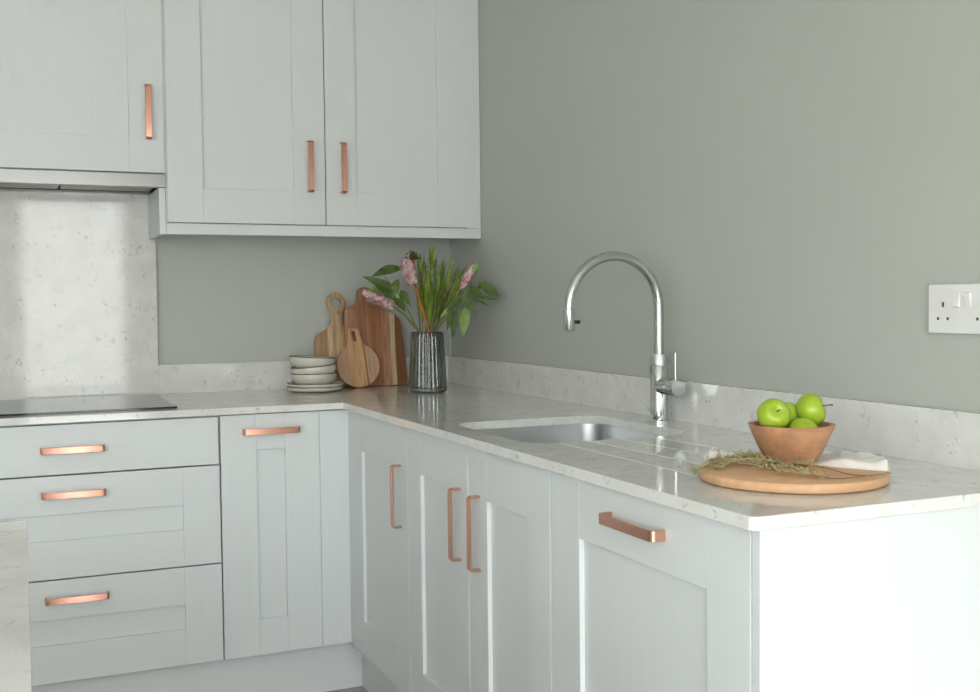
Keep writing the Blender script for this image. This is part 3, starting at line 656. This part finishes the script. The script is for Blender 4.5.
# napkin: folded linen, closed heightfield
def napkin():
    b=bmesh.new(); nu,nv=90,34; top=[];bot=[]
    def cat(P,s):
        m=len(P)-1; i=min(int(s*m),m-1); u=s*m-i; p0,p1,p2,p3=P[max(i-1,0)],P[i],P[i+1],P[min(i+2,m)]
        return .5*((2*p1)+(p2-p0)*u+(2*p0-5*p1+4*p2-p3)*u*u+(3*p1-p0-3*p2+p3)*u**3)
    FR=[atz(x,y,zb) for x,y in ((708,463),(738,460),(770,460),(803,464),(835,467.5),(865,470),(889,472))]
    BK=[atz(x,y,zb) for x,y in ((711,449),(745,446),(775,447),(805,449),(832,452),(858,455.5),(884,459))]
    for i in range(nu+1):
        s=i/nu; f=cat(FR,s); k_=cat(BK,s); rt=[];rb=[]
        for j in range(nv+1):
            v=j/nv; p=f.lerp(k_,v)+Vector((.0025*math.sin(v*23+s*4),.0025*math.sin(v*17+2),0))*(1 if s in (0,1) else .5)
            edge=min(1,min(s,1-s)/.010,min(v,1-v)/.06); edge=math.sqrt(max(0,1-(1-edge)**2))
            rise=max(0,s-.48)/.52
            g=lambda x,m,w:math.exp(-((x-m)/w)**2)
            h=.0035+rise**.6*(.0150*g(v,.12,.22)+.024*g(v,.72+.10*math.sin(s*6),.20)*(1+.35*g(s,.93,.05)))+.0022*math.sin(s*34+v*6)*rise+.010*max(0,.25-s)/.25*(1+math.sin(v*9))+.007*noise.noise(Vector((s*12,v*5,1)))*(.25+rise)
            dB=(p.xy-WB.xy).length; k=min(1,max(0,(dB-.045)/.025)); h=.0034*(1-k)+max(.0022,h)*k
            dc=(p.xy-BC.xy).length; zz=zb+.0004-min(.0168,max(0,dc-BR+.001)*1.3)
            rt.append(b.verts.new((p.x,p.y,zz+h*max(edge,.08)))); rb.append(b.verts.new((p.x,p.y,zz)))
        top.append(rt);bot.append(rb)
    for i in range(nu):
        for j in range(nv):
            b.faces.new((top[i][j],top[i+1][j],top[i+1][j+1],top[i][j+1])); b.faces.new((bot[i][j],bot[i][j+1],bot[i+1][j+1],bot[i+1][j]))
    for j in range(nv): b.faces.new((top[0][j],top[0][j+1],bot[0][j+1],bot[0][j])); b.faces.new((top[nu][j],bot[nu][j],bot[nu][j+1],top[nu][j+1]))
    for i in range(nu): b.faces.new((top[i][0],bot[i][0],bot[i+1][0],top[i+1][0])); b.faces.new((top[i][nv],top[i+1][nv],bot[i+1][nv],bot[i][nv]))
    return b
o=obj('napkin',napkin(),M_linen,smooth=True,origin=(-.28,-2.3,zb),sharp=70); tag(o,'creased white linen napkin under the wooden bowl on the serving board','napkin')
# dried herb sprigs
def herb(label,path,bush0,bush1,n,seed):
    random.seed(seed); P=[atz(x,y,zb+z*.55+.001) for x,y,z in path]; m=len(P); pts=[]
    for i in range(m-1):
        p0=P[max(i-1,0)];p1=P[i];p2=P[i+1];p3=P[min(i+2,m-1)]
        for k in range(6):
            s=k/6; pts.append(.5*((2*p1)+(p2-p0)*s+(2*p0-5*p1+4*p2-p3)*s*s+(3*p1-p0-3*p2+p3)*s**3))
    pts.append(P[-1]); t=thing('herb_sprig',label,'herbs',P[len(P)//2],'dried herb sprigs on the serving board')
    b=bmesh.new(); tube(b,pts,.0009,6); lb=bmesh.new()
    for k in range(n):
        s=random.uniform(bush0,bush1)*(len(pts)-1); i=min(int(s),len(pts)-2); p=pts[i].lerp(pts[i+1],s-i); fw=(pts[i+1]-pts[i]).normalized()
        sd=Vector((random.uniform(-1,1),random.uniform(-1,1),random.uniform(-.1,.55))); d=(fw*.7+sd).normalized(); l2=random.uniform(.007,.019); m1=p+d*l2*.5+Vector((0,0,.002)); e=p+d*l2+Vector((0,0,random.uniform(-.002,.003)))
        for q in (m1,e): q.z=max(q.z,zb+.0015) if (q.xy-BC.xy).length<BR else max(q.z,zb-.004)
        tube(lb,[p,m1,e],.00045,4,False)
        for j in range(5):
            c=p.lerp(e,random.uniform(.3,1)); dd=Vector((random.uniform(-1,1),random.uniform(-1,1),random.uniform(-.2,1))).normalized(); c2=c+dd*random.uniform(.0018,.0038); c2.z=max(c2.z,zb+.001) if (c2.xy-BC.xy).length<BR else c2.z
            leaf(lb,c,c2,.0012,Vector((0,0,1)),0,.2,2,lambda s_:.3+math.sin(PI*s_))
    obj('stem',b,M_herbs,t,smooth=True); obj('leaves',lb,M_herb,t)
herb('dried herb sprig whose bare twig runs furthest right along the board',[(891,473.2,.014),(862,476.5,.004),(832,478.5,.004),(806,473,.008),(780,463,.012),(752,460,.012)],.42,1,80,1)
herb('dried herb sprig with a twig arching up below the folded napkin',[(872,476,.004),(850,474.5,.007),(826,468,.016),(800,464,.012),(776,458,.016),(742,457,.012)],.45,1,90,2)
herb('dried herb sprig reaching the left rim of the serving board',[(800,469,.004),(775,466,.008),(750,462,.012),(725,462,.008),(702,468,.005),(694,474,.002)],.1,1,120,3)
herb('dried herb sprig lying nearest the front of the tangle',[(828,477,.004),(806,474,.007),(784,472,.008),(760,467,.010),(738,463,.010),(716,460,.008)],.15,1,100,4)
herb('dried herb sprig at the back of the tangle beside the bowl',[(812,466,.008),(790,461,.012),(768,456,.014),(746,457,.012),(724,458,.008),(706,462,.005)],.12,1,110,5)
herb('short dried herb sprig crossing the tangle left of the bowl',[(778,470,.004),(764,460,.014),(748,456,.013),(734,462,.010),(720,468,.006),(712,466,.004)],.05,1,100,6)
# ---------------------------------------------------------------- sky and exposure
w=bpy.data.worlds.new('sky'); S.world=w; w.use_nodes=True; nt=w.node_tree; bg=nt.nodes['Background']
tc=nt.nodes.new('ShaderNodeTexCoord'); sp=nt.nodes.new('ShaderNodeSeparateXYZ'); nt.links.new(tc.outputs['Generated'],sp.inputs[0])
rp=nt.nodes.new('ShaderNodeValToRGB'); nt.links.new(sp.outputs['Z'],rp.inputs['Fac']); cr=rp.color_ramp
cr.elements[0].position=.06; cr.elements[0].color=(.33,.34,.33,1); e=cr.elements.new(.22); e.color=(.70,.73,.74,1); cr.elements[-1].position=.5; cr.elements[-1].color=(.93,.97,1.0,1)
nt.links.new(rp.outputs['Color'],bg.inputs['Color']); bg.inputs['Strength'].default_value=18.0
S.view_settings.view_transform='Standard'; S.view_settings.look='None'; S.view_settings.gamma=1; S.view_settings.use_curve_mapping=False
S.view_settings.exposure=0.0
